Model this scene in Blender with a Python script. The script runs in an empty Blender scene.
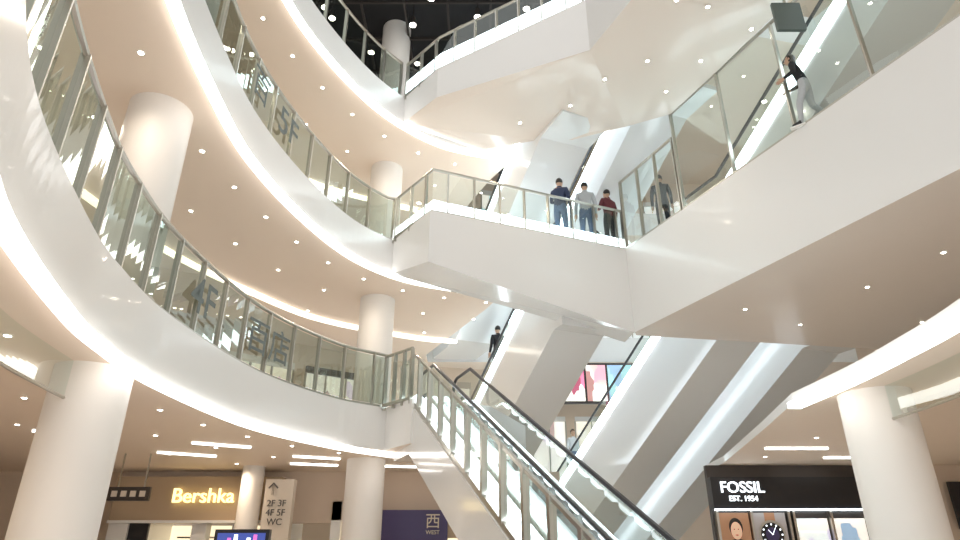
import bpy, bmesh, math, random
from mathutils import Vector, Matrix
random.seed(7)
K=0.85; EYE=1.6; G=-EYE/K     # plan unit -> metres, eye height, ground level in plan units
def W(x,y,h): return Vector((x*K,y*K,h*K+EYE))
sc=bpy.context.scene
sc.view_settings.view_transform='Standard'
sc.view_settings.exposure=-0.84

# ------------------------------------------------------------------ materials
def nmat(name,col,rough=.5,metal=0.,noise=0.,scale=6.,coat=0.,emis=None,es=0.,spec=.5,bump=0.):
    m=bpy.data.materials.new(name); m.use_nodes=True
    nt=m.node_tree; b=nt.nodes['Principled BSDF']
    b.inputs['Roughness'].default_value=rough; b.inputs['Metallic'].default_value=metal
    b.inputs['Coat Weight'].default_value=coat; b.inputs['Coat Roughness'].default_value=.06
    b.inputs['Specular IOR Level'].default_value=spec
    b.inputs['Base Color'].default_value=(*col,1)
    if noise>0 or bump>0:
        tc=nt.nodes.new('ShaderNodeTexCoord'); n=nt.nodes.new('ShaderNodeTexNoise'); n.inputs['Scale'].default_value=scale
        nt.links.new(tc.outputs['Object'],n.inputs['Vector'])
        if noise>0:
            r=nt.nodes.new('ShaderNodeValToRGB')
            r.color_ramp.elements[0].color=(*[c*(1-noise) for c in col],1)
            r.color_ramp.elements[1].color=(*[min(1,c*(1+noise)) for c in col],1)
            nt.links.new(n.outputs['Fac'],r.inputs['Fac']); nt.links.new(r.outputs['Color'],b.inputs['Base Color'])
        if bump>0:
            bp=nt.nodes.new('ShaderNodeBump'); bp.inputs['Strength'].default_value=bump
            nt.links.new(n.outputs['Fac'],bp.inputs['Height']); nt.links.new(bp.outputs['Normal'],b.inputs['Normal'])
    if emis:
        b.inputs['Emission Color'].default_value=(*emis,1); b.inputs['Emission Strength'].default_value=es
    return m
def glassmat(name,tint,base=.07,gain=.75):
    m=bpy.data.materials.new(name); m.use_nodes=True; nt=m.node_tree; nt.nodes.clear()
    o=nt.nodes.new('ShaderNodeOutputMaterial'); mx=nt.nodes.new('ShaderNodeMixShader')
    t=nt.nodes.new('ShaderNodeBsdfTransparent'); g=nt.nodes.new('ShaderNodeBsdfGlossy'); f=nt.nodes.new('ShaderNodeLayerWeight')
    t.inputs['Color'].default_value=(*tint,1); g.inputs['Roughness'].default_value=.02; g.inputs['Color'].default_value=(.90,.96,.93,1)
    f.inputs['Blend'].default_value=.5
    p=nt.nodes.new('ShaderNodeMath'); p.operation='POWER'; p.inputs[1].default_value=3.5
    q=nt.nodes.new('ShaderNodeMath'); q.operation='MULTIPLY_ADD'; q.inputs[1].default_value=gain; q.inputs[2].default_value=base
    nt.links.new(f.outputs['Facing'],p.inputs[0]); nt.links.new(p.outputs[0],q.inputs[0])
    nt.links.new(q.outputs[0],mx.inputs[0]); nt.links.new(t.outputs[0],mx.inputs[1]); nt.links.new(g.outputs[0],mx.inputs[2]); nt.links.new(mx.outputs[0],o.inputs[0])
    return m
M={}
M['white']=nmat('glossy_white_panel',(.85,.84,.82),.3,noise=.012,scale=.6,coat=.2)
M['clad']=nmat('glossy_escalator_cladding',(.85,.86,.86),.16,noise=.015,scale=.6,coat=.6)
M['soffit']=nmat('warm_plaster_soffit',(.90,.775,.66),.55,noise=.02,scale=.8)
M['soffitg']=nmat('glossy_soffit',(.87,.78,.70),.25,noise=.02,scale=.5,coat=.4)
M['floor']=nmat('stone_floor',(.76,.71,.65),.3,noise=.05,scale=1.5)
M['col']=nmat('painted_column',(.86,.83,.79),.5,noise=.015,scale=1)
M['wall']=nmat('back_wall_plaster',(.74,.61,.49),.6,noise=.05,scale=.7)
M['dark']=nmat('black_ceiling',(.015,.015,.017),.7,noise=.3,scale=3)
M['steel']=nmat('brushed_steel',(.54,.52,.47),.3,1.0)
M['rubber']=nmat('handrail_rubber',(.02,.02,.025),.3)
M['step']=nmat('escalator_step_metal',(.58,.60,.63),.35,.5,noise=.12,scale=40)
M['stepd']=nmat('escalator_riser',(.34,.35,.37),.4,.4,noise=.1,scale=40)
M['glass']=glassmat('balustrade_glass',(.52,.58,.51),.17,.7)
M['glassc']=glassmat('clear_glass',(.86,.92,.90),.11,.7)
M['led']=nmat('led_strip',(1,1,1),.5,emis=(1,.98,.95),es=8)
M['ledc']=nmat('led_strip_cool',(1,1,1),.5,emis=(.80,.92,1),es=9)
M['ledw']=nmat('cove_light_warm',(1,1,1),.5,emis=(1,.9,.75),es=5)
M['dl']=nmat('downlight_lens',(1,1,1),.5,emis=(1,.92,.8),es=28)
M['trim']=nmat('downlight_trim',(.9,.88,.85),.4)
M['frame']=nmat('dark_bronze_frame',(.08,.07,.065),.35,.6)

# ------------------------------------------------------------------ mesh builder
def link(o,parent=None):
    sc.collection.objects.link(o)
    if parent: o.parent=parent
    return o
def empty(name,loc=(0,0,0)):
    e=bpy.data.objects.new(name,None); e.location=loc; sc.collection.objects.link(e); return e
class MB:
    def __init__(s): s.v=[];s.f=[];s.m=[];s.mats=[]
    def mi(s,k):
        if k not in s.mats: s.mats.append(k)
        return s.mats.index(k)
    def face(s,pts,k):
        i=len(s.v); s.v+= [Vector(p) for p in pts]; s.f.append(list(range(i,i+len(pts)))); s.m.append(s.mi(k))
    def quadstrip(s,A,B,k,closed=False):
        i=len(s.v); n=len(A); s.v+=[Vector(p) for p in A]+[Vector(p) for p in B]; mi=s.mi(k)
        for j in range(n if closed else n-1):
            j2=(j+1)%n; s.f.append([i+j,i+j2,i+n+j2,i+n+j]); s.m.append(mi)
    def box(s,c,sx,sy,sz,k,rot=0,T=None):
        cs,sn=math.cos(rot),math.sin(rot); P=[]
        for dz in(-.5,.5):
            for dx,dy in((-.5,-.5),(.5,-.5),(.5,.5),(-.5,.5)):
                x,y=dx*sx,dy*sy; p=(c[0]+x*cs-y*sn,c[1]+x*sn+y*cs,c[2]+dz*sz)
                P.append(T(*p) if T else Vector(p))
        i=len(s.v); s.v+=P; mi=s.mi(k)
        for q in((3,2,1,0),(4,5,6,7),(0,1,5,4),(1,2,6,5),(2,3,7,6),(3,0,4,7)):
            s.f.append([i+a for a in q]); s.m.append(mi)
    def cyl(s,p0,p1,r0,r1,k,n=24,cap=True):
        p0=Vector(p0);p1=Vector(p1);d=(p1-p0).normalized()
        u=d.orthogonal().normalized(); w=d.cross(u)
        A=[p0+(u*math.cos(a)+w*math.sin(a))*r0 for a in [2*math.pi*j/n for j in range(n)]]
        B=[p1+(u*math.cos(a)+w*math.sin(a))*r1 for a in [2*math.pi*j/n for j in range(n)]]
        s.quadstrip(A,B,k,True)
        if cap: s.face(A[::-1],k); s.face(B,k)
    def tube(s,path,r,k,n=8):
        rings=[]; path=[Vector(p) for p in path]
        up=Vector((0,0,1)); prev=None
        for j,p in enumerate(path):
            d=(path[min(j+1,len(path)-1)]-path[max(j-1,0)]).normalized()
            if prev is None:
                u=d.cross(up); u=u.normalized() if u.length>1e-3 else d.orthogonal().normalized()
            else:
                u=(prev-d*prev.dot(d)).normalized()
            prev=u; w=d.cross(u)
            rr=r[j] if isinstance(r,(list,tuple)) else r
            rings.append([p+(u*math.cos(a)+w*math.sin(a))*rr for a in [2*math.pi*q/n for q in range(n)]])
        for a,b in zip(rings[:-1],rings[1:]): s.quadstrip(a,b,k,True)
        s.face(rings[0][::-1],k); s.face(rings[-1],k)
    def sphere(s,c,rx,ry,rz,k,n=16,m=10,keep=None):
        c=Vector(c)
        for i in range(m):
            t0,t1=math.pi*i/m,math.pi*(i+1)/m
            for j in range(n):
                a0,a1=2*math.pi*j/n,2*math.pi*(j+1)/n
                q=[c+Vector((rx*math.sin(t)*math.cos(a),ry*math.sin(t)*math.sin(a),rz*math.cos(t))) for t,a in((t0,a0),(t1,a0),(t1,a1),(t0,a1))]
                ctr=sum(q,Vector())/4-c
                if keep is None or keep(ctr): s.face(q,k)
    def prism(s,pts,h0,h1,side,top,bot,T=W):
        n=len(pts)
        H0=h0 if isinstance(h0,list) else [h0]*n; H1=h1 if isinstance(h1,list) else [h1]*n
        A=[T(p[0],p[1],H0[i]) for i,p in enumerate(pts)]; B=[T(p[0],p[1],H1[i]) for i,p in enumerate(pts)]
        ar=sum(pts[i][0]*pts[(i+1)%n][1]-pts[(i+1)%n][0]*pts[i][1] for i in range(n))
        if ar<0: A.reverse();B.reverse()
        s.quadstrip(A,B,side,True)
        s.face(A[::-1],bot); s.face(B,top)
    def ribbon(s,pts,h0,h1,o0,o1,k):
        N=norms(pts)
        def L(o,h): return [W(p[0]+n[0]*o,p[1]+n[1]*o,h) for p,n in zip(pts,N)]
        a,b,c,d=L(o0,h0),L(o1,h0),L(o1,h1),L(o0,h1)
        s.quadstrip(a,b,k);s.quadstrip(b,c,k);s.quadstrip(c,d,k);s.quadstrip(d,a,k)
        s.face([a[0],b[0],c[0],d[0]],k); s.face([a[-1],b[-1],c[-1],d[-1]],k)
    def sheet(s,pts,h0,h1,k):
        s.quadstrip([W(p[0],p[1],h0) for p in pts],[W(p[0],p[1],h1) for p in pts],k)
    def finish(s,name,parent=None,smooth=False,merge=True):
        me=bpy.data.meshes.new(name); me.from_pydata([tuple(v) for v in s.v],[],s.f)
        for k in s.mats: me.materials.append(M[k] if isinstance(k,str) else k)
        for p,mi in zip(me.polygons,s.m): p.material_index=mi
        bm=bmesh.new(); bm.from_mesh(me)
        if merge: bmesh.ops.remove_doubles(bm,verts=bm.verts,dist=1e-4)
        bmesh.ops.recalc_face_normals(bm,faces=bm.faces)
        bm.to_mesh(me); bm.free()
        if smooth:
            me.shade_smooth()
            try: me.set_sharp_from_angle(angle=math.radians(35))
            except Exception: pass
        return link(bpy.data.objects.new(name,me),parent)
def norms(pts):
    N=[]
    for i in range(len(pts)):
        a=Vector(pts[max(i-1,0)][:2]);b=Vector(pts[min(i+1,len(pts)-1)][:2]); d=(b-a).normalized(); N.append((-d.y,d.x))
    return N
def spline(cp,n=10):
    P=[Vector(p) for p in cp]; P=[2*P[0]-P[1]]+P+[2*P[-1]-P[-2]]; out=[]
    for i in range(1,len(P)-2):
        for j in range(n):
            t=j/n; a,b,c,d=P[i-1],P[i],P[i+1],P[i+2]
            out.append(tuple(.5*((2*b)+(c-a)*t+(2*a-5*b+4*c-d)*t*t+(3*b-a-3*c+d)*t**3)))
    out.append(tuple(P[-2])); return out
def resample(pts,step):
    out=[pts[0]];acc=0
    for a,b in zip(pts[:-1],pts[1:]):
        a=Vector(a);b=Vector(b);L=(b-a).length;pos=0
        while acc+(L-pos)>=step:
            pos+=step-acc;acc=0;out.append(tuple(a+(b-a)*pos/L))
        acc+=L-pos
    return out
def offset(pts,o):
    return [(p[0]+n[0]*o,p[1]+n[1]*o) for p,n in zip(pts,norms(pts))]
def text(name,body,size,mat,loc,rotz=0,parent=None,ext=.01,align='CENTER',bold=0):
    c=bpy.data.curves.new(name,'FONT'); c.body=body; c.size=size; c.extrude=ext; c.align_x=align; c.align_y='CENTER'; c.offset=bold
    t=bpy.data.objects.new(name,c); sc.collection.objects.link(t)
    bpy.context.view_layer.update()
    me=bpy.data.meshes.new_from_object(t.evaluated_get(bpy.context.evaluated_depsgraph_get()))
    bpy.data.objects.remove(t); me.materials.clear(); me.materials.append(mat)
    o=bpy.data.objects.new(name,me); o.rotation_euler=(math.pi/2,0,rotz); o.location=loc; return link(o,parent)

# ------------------------------------------------------------------ void-edge curves (near -> far)
c2=spline([(-.9,.2),(-2.2,1.9),(-3.2,3.2),(-4.05,4.7),(-4.78,6.8),(-5.12,8.25),(-5.29,10.4),(-4.89,13.75),(-3.74,16.3),(-2.55,17.45)])
c2led=spline([(-.9,.2),(-2.2,1.9),(-3.2,3.2),(-4.05,4.7),(-4.78,6.8),(-5.12,8.25),(-5.29,10.4),(-4.89,13.75),(-3.74,16.3),(-2.55,17.75),(-1.43,18.8)])
c3=spline([(-2.2,1.2),(-3.3,3.0),(-4.15,5.0),(-4.6,7.03),(-4.8,9.2),(-4.8,11.2),(-4.36,13.55),(-3.56,15.8),(-2.37,17.3),(-.8,18.15),(.75,18.6)])
c4=spline([(-3.2,2.5),(-4.1,4.5),(-4.65,6.6),(-4.95,9),(-4.78,11.6),(-4.16,13.7),(-3.08,15.85),(-1.65,17.4),(-.3,18.1),(1.2,18.45)])
F2,F3,F4=3.85,8.8,13.8       # floor levels
S2,S3,S4=2.72,7.72,12.72     # soffit levels
ROOF=19.3

mb=MB(); mb.prism(c2+[(-1.75,16.35),(.25,17.2),(1.4,20),(1.4,32),(-17,32),(-17,-6),(-3,-6)],S2,F2,'white','floor','soffit'); mb.finish('balcony_slab_second_storey')
mb=MB(); mb.prism(c3+[(.2,20),(-2.2,25.2),(-2.2,26.2),(16,26.2),(16,32),(-17,32),(-17,-6),(-4,-6)],S3,F3,'white','floor','soffit'); mb.finish('balcony_slab_third_storey')
mb=MB(); mb.prism(c4+[(.3,20),(-1.5,24),(16,24.5),(16,32),(-17,32),(-17,-6),(-5,-6)],S4,F4,'white','floor','soffit'); mb.finish('balcony_slab_fourth_storey')
mb=MB()
bp=[(-2.6,17.1),(-1.37,15.3),(4.5,17.7),(4.4,18.6),(2.0,17.85),(.7,18.5),(-1,18.4)]
mb.prism(bp,[7.7,7.25,6.1,6.1,6.6,7.3,7.7],F3+.02,'white','floor','clad')
wd=(.395,-.918)
wing=[(4.5,17.7),(10.1,4.7),(17.9,6),(17.9,20.5),(13.1,19.4),(4.6,17.95)]
mb.prism(wing,6.1,F3+.01,'white','floor','soffitg')
mb.finish('footbridge_third_storey')
mb=MB()
b4=[(-2.5,16.7),(-1.3,15.3),(2.84,12.67),(3.9,10.2),(4.6,7),(8.5,7),(7.3,10.9),(6.4,13.3),(5.6,15.2),(4.4,15.8),(2.9,16.6),(1.8,16.9),(0,18)]
mb.prism(b4,[12.8,12.7,12.05,12,12,12,12,12,12,12,12.1,12.3,12.7],F4+.02,'white','floor','soffitg')
mb.finish('footbridge_fourth_storey')
cr=spline([(4.3,2.4),(5.3,4.8),(5.8,7.3),(5.92,8.8),(5.95,10.1),(5.85,11.9)])
mb=MB(); mb.prism(cr+[(6.35,14.5),(7.25,19.6),(7.4,22),(17.9,22),(17.9,1)],S2,S2+.18,'white','floor','soffit'); mb.finish('ceiling_slab_right')
mb=MB(); mb.prism([(7.1,12.8),(9.3,13.3),(9.9,12),(10.6,10),(12,7),(17.9,5),(17.9,20.5),(12,18.5),(8,17.6),(6,16)],12.7,13.8,'white','floor','soffit'); mb.finish('ceiling_slab_upper_right')

def led(name,pts,h,k='led',o0=-.085,o1=.085,th=.11):
    mb=MB(); mb.ribbon(pts,h-th,h,o0,o1,k); return mb.finish(name)
led('led_strip_light',c2led,S2)
led('led_strip_light',c3,S3)
led('led_strip_light',c4,S4)
led('led_strip_light',cr,S2,o0=-.12,o1=.12)
led('cove_strip_light',spline([(-9.5,9),(-8.6,15),(-6.75,19.1),(-5.25,21.1),(-2.5,22.8),(-.9,23.3)]),S3,'ledw')
led('cove_strip_light',spline([(-9.5,9),(-8.6,15),(-6.75,19.1),(-5.25,20.6),(-2.5,22.0)]),S4,'ledw')

# ------------------------------------------------------------------ columns, walls, roof, ground
def column(x,y,h0,h1,r=.55):
    mb=MB(); mb.cyl(W(x,y,h0),W(x,y,h1),r*K,r*K,'col',40)
    mb.cyl(W(x,y,h0),W(x,y,h0+.12),(r+.05)*K,(r+.05)*K,'steel',40)
    mb.finish('round_column',smooth=True)
for x,y in((-3.3,19.2),(-5.98,9.7)):
    for a,b in((G,S2),(F2,S3),(F3,S4),(F4,ROOF)): column(x,y,a,b,.55)
column(6.95,11.2,G,S2,.58); column(-11.9,20,G,S2,.45); column(-7.0,20.6,G,S2,.33)
column(12,21,G,S2,.5)
mb=MB(); mb.prism([(-18,-8),(19,-8),(19,40),(-18,40)],G-.3,G,'floor','floor','floor'); mb.finish('floor')
mb=MB(); mb.prism([(-17.4,-7),(-17,-7),(-17,34),(-17.4,34)],G,ROOF,'wall','wall','wall'); mb.finish('wall_left')
mb=MB(); mb.prism([(18,-7),(18.4,-7),(18.4,34),(18,34)],G,ROOF,'wall','wall','wall'); mb.finish('wall_right')
mb=MB(); mb.prism([(-17.4,38),(18.4,38),(18.4,38.4),(-17.4,38.4)],G,ROOF,'wall','wall','wall'); mb.finish('wall_back')
mb=MB(); mb.prism([(-17.4,13.5),(4.5,13.5),(4.5,38),(-17.4,38)],ROOF,ROOF+.3,'dark','dark','dark'); mb.prism([(4.5,13.5),(18.4,13.5),(18.4,38),(4.5,38)],ROOF,ROOF+.3,'soffit','soffit','soffit'); mb.finish('ceiling')
mb=MB()
for i in range(7):
    mb.box((0,0,0),.08,9,.12,'frame',T=lambda x,y,z,i=i:W(-6+i*1.6+x,19+y,ROOF-.5+z))
for i in range(5):
    mb.box((0,0,0),12,.08,.12,'frame',T=lambda x,y,z,i=i:W(-2+x,15.5+i*1.8+y,ROOF-.55+z))
mb.finish('ceiling_service_grid')

shopc=[(.9,.82,.7),(.8,.88,.88),(.95,.6,.55),(.4,.65,.68),(.9,.85,.8),(.85,.25,.4)]
def shopmat(i,es):
    m=bpy.data.materials.new('shop_window_display_%d'%i); m.use_nodes=True; nt=m.node_tree; b=nt.nodes['Principled BSDF']
    tc=nt.nodes.new('ShaderNodeTexCoord'); v=nt.nodes.new('ShaderNodeTexVoronoi'); v.inputs['Scale'].default_value=1.6; mp=nt.nodes.new('ShaderNodeMapping')
    v.distance='CHEBYCHEV'
    mp.inputs['Scale'].default_value=(1.6,1,1); mp.inputs['Location'].default_value=(i*3.1,0,i)
    r=nt.nodes.new('ShaderNodeValToRGB'); r.color_ramp.interpolation='CONSTANT'
    c=shopc[i%6]; els=r.color_ramp.elements; els[0].color=(*c,1); els[1].position=.35; els[1].color=(c[0]*.5,c[1]*.4,c[2]*.4,1)
    e=els.new(.45); e.color=(.95,.9,.82,1); e=els.new(.85); e.color=(c[0]*.8,c[1]*.7,c[2]*.9,1)
    sx=nt.nodes.new('ShaderNodeSeparateColor')
    nt.links.new(tc.outputs['Object'],mp.inputs[0]); nt.links.new(mp.outputs[0],v.inputs['Vector']); nt.links.new(v.outputs['Color'],sx.inputs[0]); nt.links.new(sx.outputs[0],r.inputs[0])
    nt.links.new(r.outputs[0],b.inputs['Base Color']); nt.links.new(r.outputs[0],b.inputs['Emission Color']); b.inputs['Emission Strength'].default_value=es
    b.inputs['Roughness'].default_value=.4
    return m
for i in range(6): M['shop%d'%i]=shopmat(i,1.2)
def shopwall(name,pts,h0,h1,seed,frac=.75):
    mb=MB(); mb.ribbon(pts,h0,h1,0,.25,'wall')
    rs=random.Random(seed)
    R=resample(pts,3.0)
    for a,b in zip(R[:-1],R[1:]):
        if rs.random()<frac:
            a=Vector(a);b=Vector(b);d=(b-a).normalized(); n=Vector((d.y,-d.x))
            p0=a+d*.25+n*.06; p1=b-d*.25+n*.06; t=h0+(h1-h0)*.72
            seg=[tuple(p0),tuple(p1)]
            mb.ribbon(seg,h0+.05,t,-.0,.03,'shop%d'%rs.randrange(5))
            for q in (0,.33,.66,1):
                pp=p0.lerp(p1,q)+n*.04
                mb.box((0,0,0),.07,.07,t-h0,'steel',T=lambda x,y,z,pp=pp:W(pp.x+x,pp.y+y,(h0+t)/2+z))
            mb.ribbon([tuple(p0+n*.05),tuple(p1+n*.05)],t,t+.25,-.05,.08,'frame' if rs.random()<.3 else 'white')
    mb.finish(name)
arc=spline([(-14.5,2),(-14,9),(-12.5,16),(-10,21),(-6,24.5),(-2,26.8),(1.2,27.6)])
shopwall('wall_second_storey',arc,F2,S3,3)
arc3=spline([(-14.5,2),(-14,9),(-12.5,16),(-10,21.5),(-6,26),(-1,29),(8,30.5),(16,30.5)])
shopwall('wall_third_storey',arc3,F3,S4,5)
shopwall('wall_fourth_storey',arc3,F4,ROOF,9,.5)
shopwall('wall_back_second_storey',[(1.6,33),(17,33)],F2-.3,S3,12,1.0)
mb=MB()
mb.ribbon([(-17,21.8),(-11.5,21.8)],G,S2,0,.3,'wall'); mb.ribbon([(-11.5,21.8),(2.6,21.8)],1.15,S2,0,.3,'wall')
mb.finish('wall_ground_storey')

# ------------------------------------------------------------------ railings
def railing(name,pts,h,ht=1.5,step=.95,glow_=False,glass='glass',parent=None,lh=.45):
    R=resample(pts,step)
    if (Vector(R[-1])-Vector(pts[-1])).length>.2: R.append(pts[-1])
    N=norms(R); mb=MB()
    for p,n in zip(R,N):
        a=math.atan2(n[1],n[0])
        mb.box((0,0,0),.11,.04,ht+.1,'steel',rot=a,T=lambda x,y,z,p=p:W(p[0]+x,p[1]+y,h+(ht-.1)/2+z))
    mb.sheet(pts,h+.10,h+ht-.07,glass)
    mb.ribbon(pts,h,h+.07,-.05,.05,'steel')
    mb.tube([W(p[0],p[1],h+ht) for p in pts],.045*K,'steel',8)
    if glow_:
        mb.ribbon(offset(pts,glow_),h+.02,h+lh,-.04,.04,'ledc')  # LED strip on the fourth-storey bridge, painted reflection on the third-storey one
    return mb.finish(name,parent,merge=False)
railing('glass_railing',offset(c2,.12),F2)
c3r=[p for p in c3 if p[1]<17.0]+[(-2.55,17.0)]
railing('glass_railing',offset(c3r,.12),F3,1.45)
railing('glass_railing',offset([p for p in c4 if p[1]<16.7],.12),F4,1.45)
def lin(a,b,n=12): return [(a[0]+(b[0]-a[0])*i/n,a[1]+(b[1]-a[1])*i/n) for i in range(n+1)]
railing('glass_railing',lin((-2.5,16.95),(-1.33,15.4),4)+lin((-1.33,15.4),(4.5,17.8),16)[1:],F3,1.4,.8,.12,'glassc')  # glowing band paints the bright escalator's reflection in this railing, no LED here
A=Vector((4.55,17.75)); D=Vector(wd)
railing('glass_guard_screen',[tuple(A+D*t) for t in (0,.9,1.8,2.6)],F3,2.45,.87,False,'glassc')
railing('glass_guard_screen',[tuple(A+D*t) for t in [2.7+.6*i for i in range(18)]],F3,3.25,1.9,False,'glassc')
railing('glass_railing',lin((-2.4,16.6),(-1.27,15.38),4)+lin((-1.27,15.38),(2.8,12.8),12)[1:],F4,1.35,.75,.12,'glassc',lh=.75)
railing('glass_railing',lin((-2.6,17.3),(-1.8,16.5),3),F2,1.4,.4,False,'glassc')

# ------------------------------------------------------------------ escalators
def escalator(name,bottom,asc,H,w=1.6,D=2.2,Db=1.0,guard=False,e0=1.6,e1=1.4,oh=0,lh=.34):
    tan=.577; L=H/tan; ax,ay=asc
    root=empty(name,W(bottom[0],bottom[1],oh)); inv=root.location.copy()
    def T(x,y,z): return W(bottom[0]+ax*x-ay*y,bottom[1]+ay*x+ax*y,oh+z)-inv
    zf=lambda x: 0 if x<0 else (H if x>L else x*tan)
    xb=(D-Db)/tan
    prof=[(-e0,-.1),(0,-.1),(L,H-.1),(L+e1,H-.1),(L+e1,H-D),(L,H-D),(xb,-Db),(-e0,-Db)]
    mb=MB(); hw=w/2; hl=hw+(.45 if guard else 0)
    A_=[T(x,-hw,z) for x,z in prof]; B_=[T(x,hl,z) for x,z in prof]
    mb.quadstrip(A_,B_,'clad',True); mb.face(A_[::-1],'clad'); mb.face(B_,'clad'); mb.finish('truss_cladding',root)
    mb=MB(); xs=[-e0,0,L,L+e1]
    def bar(y0,y1,z0,z1,k,xs=xs):
        q=[[T(x,y,zf(x)+z) for x in xs] for y,z in((y0,z0),(y1,z0),(y1,z1),(y0,z1))]
        for i in range(4): mb.quadstrip(q[i],q[(i+1)%4],k)
        mb.face([q[i][0] for i in range(4)],k); mb.face([q[i][-1] for i in range(4)][::-1],k)
    def pane(y,z0,z1,k,xs): mb.quadstrip([T(x,y,zf(x)+z0) for x in xs],[T(x,y,zf(x)+z1) for x in xs],k)
    for sgn in(-1,1):
        y0,y1=sorted((sgn*hw,sgn*(hw-.28))); bar(y0,y1,-.1,.12,'steel')
    mb.finish('skirt_decks',root)
    mb=MB()
    for sgn in(-1,1):
        y0,y1=sorted((sgn*hw,sgn*(hw+.04))); bar(y0,y1,-.06,lh,'ledc',[-e0*.6,0,L,L+e1*.6])
        y0,y1=sorted((sgn*(hw-.17),sgn*(hw-.24))); bar(y0,y1,.12,.17,'ledc',[-e0*.6,0,L,L+e1*.6])
    mb.finish('skirt_lighting',root)
    mb=MB()
    for sgn in(-1,1):
        pane(sgn*(hw-.14),.12,1.0,'glassc',[-e0+.45,0,L,L+e1-.35])
    mb.finish('glass_balustrade',root)
    mb=MB()
    for sgn in(-1,1):
        y=sgn*(hw-.14); P=[]
        xa=-e0+.45
        for i in range(9):
            a=-math.pi/2-math.pi*i/8; P.append((xa+.34*math.cos(a),.68+.34*math.sin(a)))
        P=[(xa+.5,.34)]+P+[(0,1.02),(L,H+1.02)]
        xe=L+e1-.4
        for i in range(9):
            a=math.pi/2-math.pi*i/8; P.append((xe+.34*math.cos(a),H+.68+.34*math.sin(a)))
        P.append((xe-.5,H+.34))
        mb.tube([T(x,y,z) for x,z in P],.045*K,'rubber',8)
    mb.finish('handrails',root,smooth=True)
    mb=MB(); yi=hw-.31; run=.46; rise=run*tan; n=int(L/run)
    for i in range(n):
        x0=i*run; z=(i+1)*rise-.02
        mb.face([T(x0,-yi,z-rise),T(x0,yi,z-rise),T(x0,yi,z),T(x0,-yi,z)],'stepd')
        mb.face([T(x0,-yi,z),T(x0,yi,z),T(x0+run,yi,z),T(x0+run,-yi,z)],'step')
        mb.box((x0+.02,0,z+.004),.03,2*yi,.012,'stepd',T=T)
    for x0,x1,z in((-e0,0,0),(L,L+e1,H)):
        mb.face([T(x0,-yi,z),T(x0,yi,z),T(x1,yi,z),T(x1,-yi,z)],'steel')
    mb.finish('steps',root)
    if guard:
        mb=MB(); gy=hl-.08
        pane(gy,.1,1.2,'glassc',xs); bar(gy-.05,gy+.05,-.1,.03,'steel'); bar(gy-.16,gy-.1,-.08,.2,'ledc')
        bar(gy-.035,gy+.035,1.2,1.27,'steel')
        x=-e0
        while x<L+e1:
            mb.box((x,gy,zf(x)+.6),.09,.12,1.3,'steel',T=T); x+=.85
        mb.finish('side_guard_rail',root,merge=False)
    return root,T,zf
SQ=math.hypot(.377,.923); a=(.377/SQ,-.923/SQ); r_=(-a[1],a[0])
def esc_from_topleft(name,tl,H,w,ftop,D=2.5,Db=1.0,**kw):
    L=H/.577; cx=tl[0]+r_[0]*w/2; cy=tl[1]+r_[1]*w/2
    return escalator(name,(cx-a[0]*L,cy-a[1]*L),a,H,w,D,Db,oh=ftop-H,**kw)
L12=(F2-G)/.577
up=(-a[0],-a[1]); top=(-.76,17.0)
escalator('escalator',(top[0]-up[0]*L12,top[1]-up[1]*L12),up,F2-G,1.34,1.35,.8,guard=True,oh=G,lh=.12)
Ea=esc_from_topleft('escalator',(2.2,18.0),F3-F2,1.7,F3,e1=.5)
Eb=esc_from_topleft('escalator',(7.3,18.5),F3-G,1.6,F3)
Ec=esc_from_topleft('escalator',(10.4,19.8),F3-G,1.6,F3)
Ed=esc_from_topleft('escalator',(1.9,16.5),F4-F3,1.7,F4,D=1.68)
Ee=esc_from_topleft('escalator',(4.85,15.5),F4-F3,1.7,F4,D=1.25)
Ef=esc_from_topleft('escalator',(6.45+a[0]*8.66,15.1+a[1]*8.66),F4-F3,1.6,F4,D=1.3,Db=.3)

# ------------------------------------------------------------------ smoke curtains (hanging glass)
mb=MB(); pc=offset([p for p in c2 if 3<p[1]<9.6],.75); mb.sheet(pc,S2-.55,S2,'glassc'); mb.tube([W(p[0],p[1],S2-.55) for p in pc],.02,'steel',6); mb.finish('hanging_smoke_curtain')
mb=MB(); pc=[(p[0]+.9,p[1]) for p in cr if p[1]>4]; mb.sheet(pc,S2-.55,S2,'glassc'); mb.tube([W(p[0],p[1],S2-.55) for p in pc],.02,'steel',6); mb.finish('hanging_smoke_curtain')

# ------------------------------------------------------------------ downlights
def spot(x,y,h,power,col=(1,.88,.74),ang=155):
    l=bpy.data.lights.new('downlight_lamp','SPOT'); l.energy=power; l.color=col; l.spot_size=math.radians(ang); l.spot_blend=1; l.shadow_soft_size=.05
    o=bpy.data.objects.new('downlight_lamp',l); o.location=W(x,y,h-.03); sc.collection.objects.link(o)
def downlights(pts,h,every=3,power=70,ph=0,col=(1,.88,.74)):
    mb=MB()
    for i,(x,y) in enumerate(pts):
        mb.cyl(W(x,y,h-.012),W(x,y,h+.0),.065*K,.065*K,'trim',16); mb.cyl(W(x,y,h-.02),W(x,y,h-.012),.042*K,.042*K,'dl',12)
        if i%every==ph: spot(x,y,h,power,col)
    mb.finish('recessed_downlight_group',merge=False)
P=resample(offset([p for p in c2 if p[1]>3],1.1),1.5)+resample(offset([p for p in c2 if p[1]>5],3.0),1.9)+resample(offset([p for p in c2 if p[1]>8],5.0),2.2)+[(-3,19.5),(-1,18.4),(-2,20.4)]
downlights(P,S2,6,260,3,(1,.79,.58))
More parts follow.
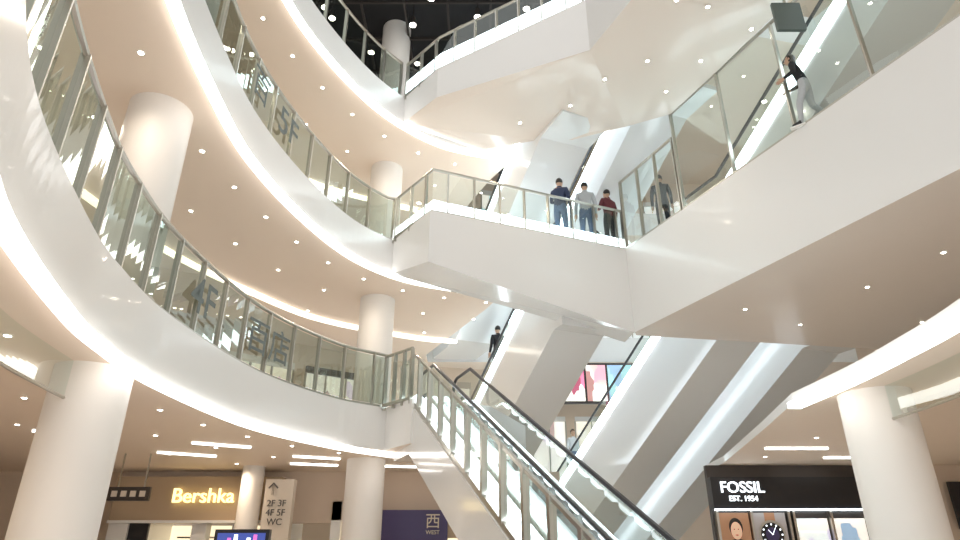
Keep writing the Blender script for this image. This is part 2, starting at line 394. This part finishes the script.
for c_,S_ in((c3,S3),(c4,S4)):
    P=resample(offset([p for p in c_ if p[1]>3],.9),1.4)+resample(offset([p for p in c_ if p[1]>5],2.5),1.8)+resample(offset([p for p in c_ if p[1]>8],4.4),2.2)
    downlights([p for p in P if p[1]<26],S_,7,210,4,(1,.86,.70))
downlights([(9.4,14.3),(12.3,16.8),(10,12.4),(13,13.5),(11.5,10),(14.5,15.5),(15,11),(9,17),(7,15.8)],6.1,5,160,2)
downlights([(x,y) for x in(8,10.2,12.4,14.6) for y in(6,9,12.5,15.5,18.5)],S2,7,240,3,(1,.79,.58))
downlights([(5.8,13),(5.2,14.2),(4.4,13),(6.7,11.9),(3.4,13.7),(5.4,11.2),(2.6,14.8),(1.2,15.6),(6.2,9.8),(4.6,11)],12.0,5,150,2)
mb=MB()
rr=random.Random(4)
for i in range(34):
    x=rr.uniform(-6,3.6); y=rr.uniform(15.5,24); d=rr.uniform(.6,.9)
    mb.cyl(W(x,y,ROOF-d-.35),W(x,y,ROOF-d),.11,.09,'frame',12); mb.cyl(W(x,y,ROOF-d-.37),W(x,y,ROOF-d-.35),.1,.1,'dl',12); mb.cyl(W(x,y,ROOF-d),W(x,y,ROOF),.015,.015,'frame',6)
mb.finish('track_spotlight_group')

# ------------------------------------------------------------------ ground-floor shops and signs
M['txtw']=nmat('sign_letters_lit',(1,.9,.6),.4,emis=(1,.82,.36),es=3.2)
M['txtc']=nmat('sign_letters_cool',(1,1,1),.4,emis=(.85,.95,1),es=4)
M['black']=nmat('black_sign_panel',(.015,.015,.018),.3)
M['beige']=nmat('sign_beige',(.50,.38,.26),.5)
M['cream']=nmat('sign_cream',(.74,.66,.56),.5)
M['txtd']=nmat('sign_letters_dark',(.12,.11,.10),.5)
M['txtg']=nmat('wayfinding_letters',(.15,.18,.175),.6)
M['navy']=nmat('navy_hoarding',(.07,.055,.16),.4)
M['shoplit']=nmat('lit_shop_interior',(.95,.88,.72),.5,emis=(1,.84,.56),es=2.0,noise=.1,scale=2)
M['screen']=nmat('screen_blue',(.05,.1,.4),.3,emis=(.06,.08,.35),es=1)
M['mag']=nmat('screen_magenta',(.5,.1,.4),.3,emis=(.8,.2,.6),es=1.6)
def bx(mb,x0,x1,y0,y1,h0,h1,k): mb.prism([(x0,y0),(x1,y0),(x1,y1),(x0,y1)],h0,h1,k,k,k)
r=empty('fashion_store_front',W(-8.75,21.5,G)); O=r.location
def child(mb,name,root,**k):
    mb.v=[v-root.location for v in mb.v]; return mb.finish(name,root,**k)
mb=MB(); bx(mb,-11.4,-6.4,24.4,24.5,G,1.2,'shoplit'); bx(mb,-11.5,-10.9,21.3,24.5,G,1.3,'white'); bx(mb,-6.6,-6.3,21.3,24.5,G,1.3,'white'); bx(mb,-8.95,-8.5,21.4,21.8,G,1.2,'white'); bx(mb,-10.9,-10.3,21.4,21.5,G,1.2,'black'); bx(mb,-7.7,-7.5,21.4,21.8,G,1.2,'white'); child(mb,'shop_interior',r)
mb=MB(); bx(mb,-11.5,-6.3,21.25,21.8,1.15,2.5,'beige'); bx(mb,-11.5,-6.3,21.15,21.25,1.12,1.2,'white'); child(mb,'fascia_panel',r)
mb=MB()
for i in range(9):
    x=-10+i*.42; bx(mb,x,x+.3,23.2,23.5,-.6,.5+.2*math.sin(i*2),'txtd' if i%3 else 'navy')
bx(mb,-10.1,-6.7,23.1,23.6,.75,.8,'steel'); child(mb,'clothes_rail',r)
text('sign_letters','Bershka',.52,M['txtw'],W(-8.66,21.15,1.9)-O,0,r,.03)
r=empty('corner_shop_front',W(-2,21,G)); O=r.location
mb=MB(); bx(mb,-3.2,-1.0,21.2,21.6,.4,1.5,'navy'); bx(mb,-4.6,2.4,24,24.1,G,1.2,'shoplit'); bx(mb,-4.6,-4.3,21.2,24,G,1.75,'white');bx(mb,-4.6,-3.2,21.2,21.5,1.2,1.75,'cream');bx(mb,-1.0,2.4,21.3,21.6,.7,1.5,'beige'); child(mb,'fascia_panel',r)
text('sign_letters','西',.4,M['cream'],W(-1.45,21.15,1.15)-O,0,r,.02); text('sign_subtitle','WEST',.14,M['cream'],W(-1.45,21.15,.85)-O,0,r,.02)
r=empty('wayfinding_pylon',W(-6.0,20.3,G)); O=r.location
mb=MB(); bx(mb,-6.45,-5.6,20.2,20.5,G,2.3,'cream'); child(mb,'panel',r)
text('arrow_up','↑',.4,M['txtd'],W(-6.2,20.18,2.0)-O,0,r); text('list','2F 3F\n4F 5F\nWC',.22,M['txtd'],W(-6.05,20.18,1.35)-O,0,r)
r=empty('digital_signage_screen',W(-4.8,14,G))
mb=MB(); bx(mb,-5.35,-4.25,13.95,14.1,-1.2,.62,'black'); bx(mb,-5.28,-4.32,13.93,13.95,-1.1,.55,'screen')
for i in range(7): bx(mb,-5.2+.13*i,-5.13+.13*i,13.92,13.93,.25,.4+.06*(i%3),'mag' if i%2 else 'txtc')
bx(mb,-5.1,-4.5,13.9,14.2,G,-1.2,'frame'); child(mb,'display',r)
r=empty('hanging_direction_sign',W(-9.3,18,1.7)); O=r.location
mb=MB(); bx(mb,-9.9,-8.8,17.95,18.05,1.5,1.85,'frame'); bx(mb,-9.7,-9.67,17.98,18.02,1.85,S2,'steel'); bx(mb,-9.0,-8.97,17.98,18.02,1.85,S2,'steel')
for i in range(4): bx(mb,-9.8+.25*i,-9.65+.25*i,17.93,17.95,1.6,1.75,'cream')
child(mb,'sign_box',r)
r=empty('watch_store_front',W(9,20.3,G)); O=r.location
M['postb']=nmat('poster_brown',(.28,.15,.09),.4,emis=(.4,.2,.1),es=.8,noise=.3,scale=2)
M['postg']=nmat('poster_grey',(.35,.32,.31),.4,emis=(.4,.36,.34),es=.6)
M['skin']=nmat('skin',(.62,.40,.28),.5); M['skinp']=nmat('poster_skin',(.7,.45,.32),.5,emis=(.7,.42,.28),es=.9)
M['hair']=nmat('hair_dark',(.02,.016,.014),.45,noise=.3,scale=60)
mb=MB(); bx(mb,6.9,17,20.3,20.5,G,S2,'frame'); bx(mb,6.9,11.6,20.05,20.3,1.45,2.35,'black'); bx(mb,6.9,11.6,20.0,20.05,1.4,1.45,'ledc')
for x in(6.95,7.95,9.05,9.2,10.3,11.4): bx(mb,x,x+.07,20.1,20.3,G,1.4,'steel')
bx(mb,9.3,10.25,20.25,20.3,-1.2,1.2,'shop1'); bx(mb,10.4,11.35,20.25,20.3,-1.2,1.2,'shop3'); bx(mb,12,13,20.25,20.3,-1,1.6,'shoplit'); bx(mb,13.4,17,20.2,20.3,G,S2,'wall'); bx(mb,9.35,10.15,20.2,20.24,.85,1.1,'shoplit'); child(mb,'shop_frame',r)
text('sign_letters','FOSSIL',.38,M['txtc'],W(7.8,20.03,2.04)-O,0,r,.03); text('sign_subtitle','EST. 1954',.18,M['txtc'],W(7.8,20.03,1.73)-O,0,r,.02)
mb=MB(); bx(mb,7.05,7.92,20.2,20.24,-1,1.35,'postb')
def disc(mb,x,h,rx,rh,y,k,n=28): mb.face([W(x+rx*math.cos(2*math.pi*i/n),y,h+rh*math.sin(2*math.pi*i/n)) for i in range(n)],k)
disc(mb,7.5,.95,.2,.26,20.19,'hair'); disc(mb,7.5,.86,.16,.24,20.185,'skinp'); disc(mb,7.5,.1,.42,.55,20.188,'frame'); disc(mb,7.44,.9,.02,.015,20.18,'hair'); disc(mb,7.56,.9,.02,.015,20.18,'hair'); disc(mb,7.5,.74,.05,.02,20.18,'postb'); child(mb,'portrait_poster',r,merge=False)
mb=MB(); bx(mb,8.05,9.0,20.2,20.24,-1,1.35,'postg'); bx(mb,8.38,8.68,20.18,20.19,-1,1.35,'postb')
disc(mb,8.53,.75,.4,.4,20.17,'steel'); disc(mb,8.53,.75,.33,.33,20.165,'black'); disc(mb,8.53,.75,.2,.2,20.16,'navy')
for i in range(12):
    q=math.pi*i/6; disc(mb,8.53+.28*math.cos(q),.75+.28*math.sin(q),.025,.025,20.155,'txtc',8)
mb.face([W(8.52,20.15,.75),W(8.54,20.15,.75),W(8.66,20.15,.97),W(8.65,20.15,.98)],'txtc'); mb.face([W(8.52,20.15,.75),W(8.54,20.15,.75),W(8.42,20.15,.89),W(8.41,20.15,.88)],'txtc'); child(mb,'watch_poster',r,merge=False)
mb=MB(); bx(mb,13.9,15.4,19.9,20.0,.9,2.2,'black'); bx(mb,14.5,14.7,20,20.2,1.4,1.7,'frame'); mb.finish('wall_monitor')
M['dgreen']=nmat('dark_green_panel',(.10,.13,.12),.3)
mb=MB(); bx(mb,6.75,7.4,10.9,10.98,10.98,11.8,'dgreen'); bx(mb,7.05,7.1,10.92,10.96,11.8,12,'steel'); mb.finish('hanging_information_screen')
mb=MB(); bx(mb,2.9,6.4,25.95,26.1,5.9,7.6,'frame'); bx(mb,3.0,4.3,25.9,25.95,6.0,7.5,'shop5'); bx(mb,4.4,5.2,25.9,25.95,6.0,7.5,'shop2'); bx(mb,5.3,6.3,25.9,25.95,6.0,7.5,'shop3')
for x in(3.2,6.1): bx(mb,x,x+.05,26.0,26.05,7.6,S3,'steel')
mb.finish('hanging_advertising_display')
mb=MB()
for x,y,w_,an in((-6.5,16.5,1.4,.5),(-8,18,1.5,.5),(-4.6,18.6,1.3,.4),(-5,20,1.4,.3),(-9.5,15,1.4,.7),(-2.6,20.4,1.3,.2),(-11,18,1.5,.5),(8.2,17,1.6,0),(10.5,18.6,1.6,0)):
    mb.box((0,0,0),w_,.12,.05,'led',rot=an,T=lambda X,Y,Z,x=x,y=y:W(x+X,y+Y,S2-.02+Z))
mb.finish('linear_ceiling_light_group')
def near(c,y): return min(c,key=lambda p:abs(p[1]-y) if p[0]<-2 else 99)
for body,cc,y,h,sz in(('4F',c2,11.2,F2+.7,.85),('百店',c2,14.0,F2+.7,.72),('5F',c3,12.6,F3+.72,.85),('百',c3,11.3,F3+.75,.7)):
    i=cc.index(near(cc,y)); p=cc[i]; d=Vector(cc[i+1])-Vector(cc[i-1]); an=math.atan2(d.y,d.x)
    text('floor_number_decal',body,sz,M['txtg'],W(p[0]+math.sin(an)*-.03,p[1]+math.cos(an)*.03,h),an,None,.002,bold=.004)

# ------------------------------------------------------------------ people
def person(name,loc,face,top_mat,leg_mat,arms,h=1.72,lean=0.,hairlen=0,legs=None,pack=None):
    s=h/1.72; root=empty(name,loc); root.rotation_euler=(0,0,face); root.scale=(s,s,s)
    J={'pel':(0,0,.95),'sp':(0,-lean*.3,1.12),'ch':(0,-lean*.8,1.31),'nb':(0,-lean,1.45),'nk':(0,-lean-.01,1.53),'hd':(0,-lean-.02,1.60)}
    R={'pel':(.15,.11),'sp':(.135,.1),'ch':(.165,.115),'nb':(.075,.065),'nk':(.052,.052),'hd':(.05,.05)}
    E=[('pel','sp','t'),('sp','ch','t'),('ch','nb','t'),('nb','nk','s'),('nk','hd','s')]
    for sd,sx in(('L',1),('R',-1)):
        el,wr=arms[0 if sd=='L' else 1]
        J['sh'+sd]=(sx*.175,-lean*.95,1.40); J['el'+sd]=(sx*el[0],el[1]-lean*.6,el[2]); J['wr'+sd]=(sx*wr[0],wr[1]-lean*.5,wr[2])
        R['sh'+sd]=(.068,.068);R['el'+sd]=(.047,.047);R['wr'+sd]=(.03,.034)
        lg=(legs or {}).get(sd,((.1,-.02,.5),(.105,.02,.09)))
        J['hp'+sd]=(sx*.09,0,.88);J['kn'+sd]=(sx*lg[0][0],lg[0][1],lg[0][2]);J['an'+sd]=(sx*lg[1][0],lg[1][1],lg[1][2]);J['to'+sd]=(sx*(lg[1][0]+.02),lg[1][1]-.17,lg[1][2]-.045)
        R['hp'+sd]=(.1,.1);R['kn'+sd]=(.064,.064);R['an'+sd]=(.045,.05);R['to'+sd]=(.045,.035)
        E+=[('ch','sh'+sd,'t'),('sh'+sd,'el'+sd,'t'),('el'+sd,'wr'+sd,'a'),('pel','hp'+sd,'l'),('hp'+sd,'kn'+sd,'l'),('kn'+sd,'an'+sd,'l'),('an'+sd,'to'+sd,'f')]
    names=list(J); me=bpy.data.meshes.new('body'); me.from_pydata([J[n] for n in names],[(names.index(a_),names.index(b_)) for a_,b_,_ in E],[])
    o=bpy.data.objects.new('body',me); sc.collection.objects.link(o)
    sk=o.modifiers.new('s','SKIN'); sk.use_smooth_shade=True
    for i,n in enumerate(names):
        me.skin_vertices[0].data[i].radius=R[n]; me.skin_vertices[0].data[i].use_root=(n=='pel')
    ss=o.modifiers.new('u','SUBSURF'); ss.levels=2; ss.render_levels=2
    bpy.context.view_layer.update(); dg=bpy.context.evaluated_depsgraph_get()
    m2=bpy.data.meshes.new_from_object(o.evaluated_get(dg)); bpy.data.objects.remove(o)
    m2.materials.clear()
    for k in(top_mat,leg_mat,'skin','black'): m2.materials.append(M[k])
    mp={'t':0,'a':0,'l':1,'s':2,'f':3}
    segs=[(Vector(J[a_]),Vector(J[b_]),mp[t]) for a_,b_,t in E]
    for p in m2.polygons:
        c=Vector(p.center); best=(9,0)
        for a_,b_,t in segs:
            d=b_-a_; q=max(0,min(1,(c-a_).dot(d)/d.length_squared)); dist=(a_+d*q-c).length
            if dist<best[0]: best=(dist,t)
        t=best[1]
        if t==0 and c.z<.93 and abs(c.x)<.17: t=1
        p.material_index=t; p.use_smooth=True
    link(bpy.data.objects.new('body',m2),root)
    hc=Vector((0,-lean-.03,1.635)); mb=MB()
    mb.sphere(hc,.074,.092,.115,'skin',20,14)
    mb.sphere(hc+Vector((0,-.02,-.05)),.055,.065,.065,'skin',14,10)
    mb.tube([hc+Vector((0,-.085,.02)),hc+Vector((0,-.108,-.02)),hc+Vector((0,-.09,-.03))],[.008,.014,.01],'skin',8)
    for sx in(-1,1):
        mb.sphere(hc+Vector((sx*.076,.005,-.005)),.012,.02,.032,'skin',10,8)
        mb.sphere(hc+Vector((sx*.03,-.082,.012)),.014,.01,.009,'trim',10,8); mb.sphere(hc+Vector((sx*.03,-.09,.012)),.006,.005,.006,'black',8,6)
    mb.box(hc+Vector((0,-.086,-.06)),.045,.012,.01,'mouth')
    mb.finish('head',root,smooth=True)
    mb=MB(); zl=-.02-hairlen
    mb.sphere(hc+Vector((0,.012,.015)),.086,.1,.118,'hair',22,16,keep=lambda c:(c.y>-.03 and c.z>zl-.03) or c.z>.055)
    if hairlen>0: mb.sphere(hc+Vector((0,.05,-.07)),.085,.055,.14,'hair',18,12)
    mb.finish('hair',root,smooth=True)
    mb=MB()
    for sd,sx in(('L',1),('R',-1)):
        wp=Vector(J['wr'+sd]); d=(wp-Vector(J['el'+sd])).normalized(); side=Vector((0,-1,0)); side=(side-d*side.dot(d)).normalized(); nrm=d.cross(side)
        mb.tube([wp-d*.02,wp+d*.03,wp+d*.085],[.028,.038,.034],'skin',10)
        for j,(ln) in enumerate((.062,.075,.07,.055)):
            b0=wp+d*.075+side*(.027-.018*j)
            mb.tube([b0,b0+d*ln*.45+nrm*sx*.004,b0+d*ln*.8+nrm*sx*-.012,b0+d*ln+nrm*sx*-.022],[.0095,.009,.008,.006],'skin',8)
        b0=wp+d*.03+side*.03
        mb.tube([b0,b0+side*.022+d*.025,b0+side*.03+d*.055],[.012,.011,.008],'skin',8)
    mb.finish('hands',root,smooth=True)
    mb=MB(); mb.cyl((0,-lean,1.455),(0,-lean-.005,1.5),.078,.066,top_mat,18)
    for sx,sd in((1,'L'),(-1,'R')):
        an=J['an'+sd]; mb.box((an[0]+sx*.01,an[1]-.07,an[2]-.075),.085,.27,.03,'trim')
    if pack:
        mb.sphere((0,.16-lean,1.2),.15,.09,.22,pack,16,12)
    mb.finish('collar_and_soles',root,smooth=True)
    return root
M['mouth']=nmat('lips',(.45,.2,.17),.5)
M['navyc']=nmat('navy_cotton',(.03,.045,.1),.8,noise=.2,scale=30); M['blk']=nmat('black_cotton',(.02,.02,.024),.8,noise=.2,scale=30)
M['greyc']=nmat('grey_shirt',(.5,.52,.54),.8,noise=.1,scale=30); M['jean']=nmat('blue_denim',(.10,.16,.27),.85,noise=.2,scale=50)
M['maroon']=nmat('maroon_jacket',(.16,.035,.045),.7,noise=.2,scale=30); M['wht']=nmat('pale_shirt',(.7,.72,.74),.8)
down=(((.225,.02,1.13),(.235,-.08,.90)),((.225,.02,1.13),(.235,-.08,.90)))
rail=(((.26,-.02,1.16),(.22,-.25,1.1)),((.26,-.02,1.16),(.22,-.25,1.1)))
phone=(((.25,-.05,1.15),(.1,-.25,1.27)),((.225,.02,1.13),(.235,-.08,.90)))
walk={'L':((.1,-.16,.5),(.1,-.2,.09)),'R':((.1,.02,.5),(.1,.25,.14))}
person('standing_man',W(2.5,17.28,F3+.03),math.pi-.5,'navyc','jean',phone,1.9)
person('standing_man',W(3.35,17.62,F3+.03),math.pi-.1,'greyc','jean',down,1.96)
person('standing_man',W(4.12,17.86,F3+.03),math.pi+.5,'maroon','blk',phone,1.85)
person('standing_man',W(5.55,16.9,F3+.03),math.pi-.3,'blk','blk',down,1.8)
def rider(E,x,y=0):
    root,T,zf=E; n=int(x/.46); xx=n*.46+.23; z=(n+1)*.46*.577-.02
    return T(xx,y,z)+root.location
fd=math.atan2(a[0],-a[1])
person('escalator_passenger',rider(Ea,8.66-5.2,-.4),fd+math.pi,'blk','blk',down,1.85)
person('walking_woman',W(7.4,11.5,F3+.0),fd+math.pi+.5,'blk','greyc',rail,1.72,lean=.12,hairlen=.06,legs=walk)
person('escalator_passenger',rider(Eb,18.5-9.8,-.3),fd,'wht','jean',down,1.75)

# ------------------------------------------------------------------ world, camera
w=bpy.data.worlds.new('world'); sc.world=w; w.use_nodes=True
bg=w.node_tree.nodes['Background']; bg.inputs[0].default_value=(.99,.98,.97,1); bg.inputs[1].default_value=1.9
cam=bpy.data.cameras.new('camera'); cam.lens=24; cam.sensor_width=36; cam.clip_end=200
co=bpy.data.objects.new('camera',cam); co.location=(0,0,EYE); co.rotation_euler=(math.radians(90+24.6),0,0); sc.collection.objects.link(co); sc.camera=co
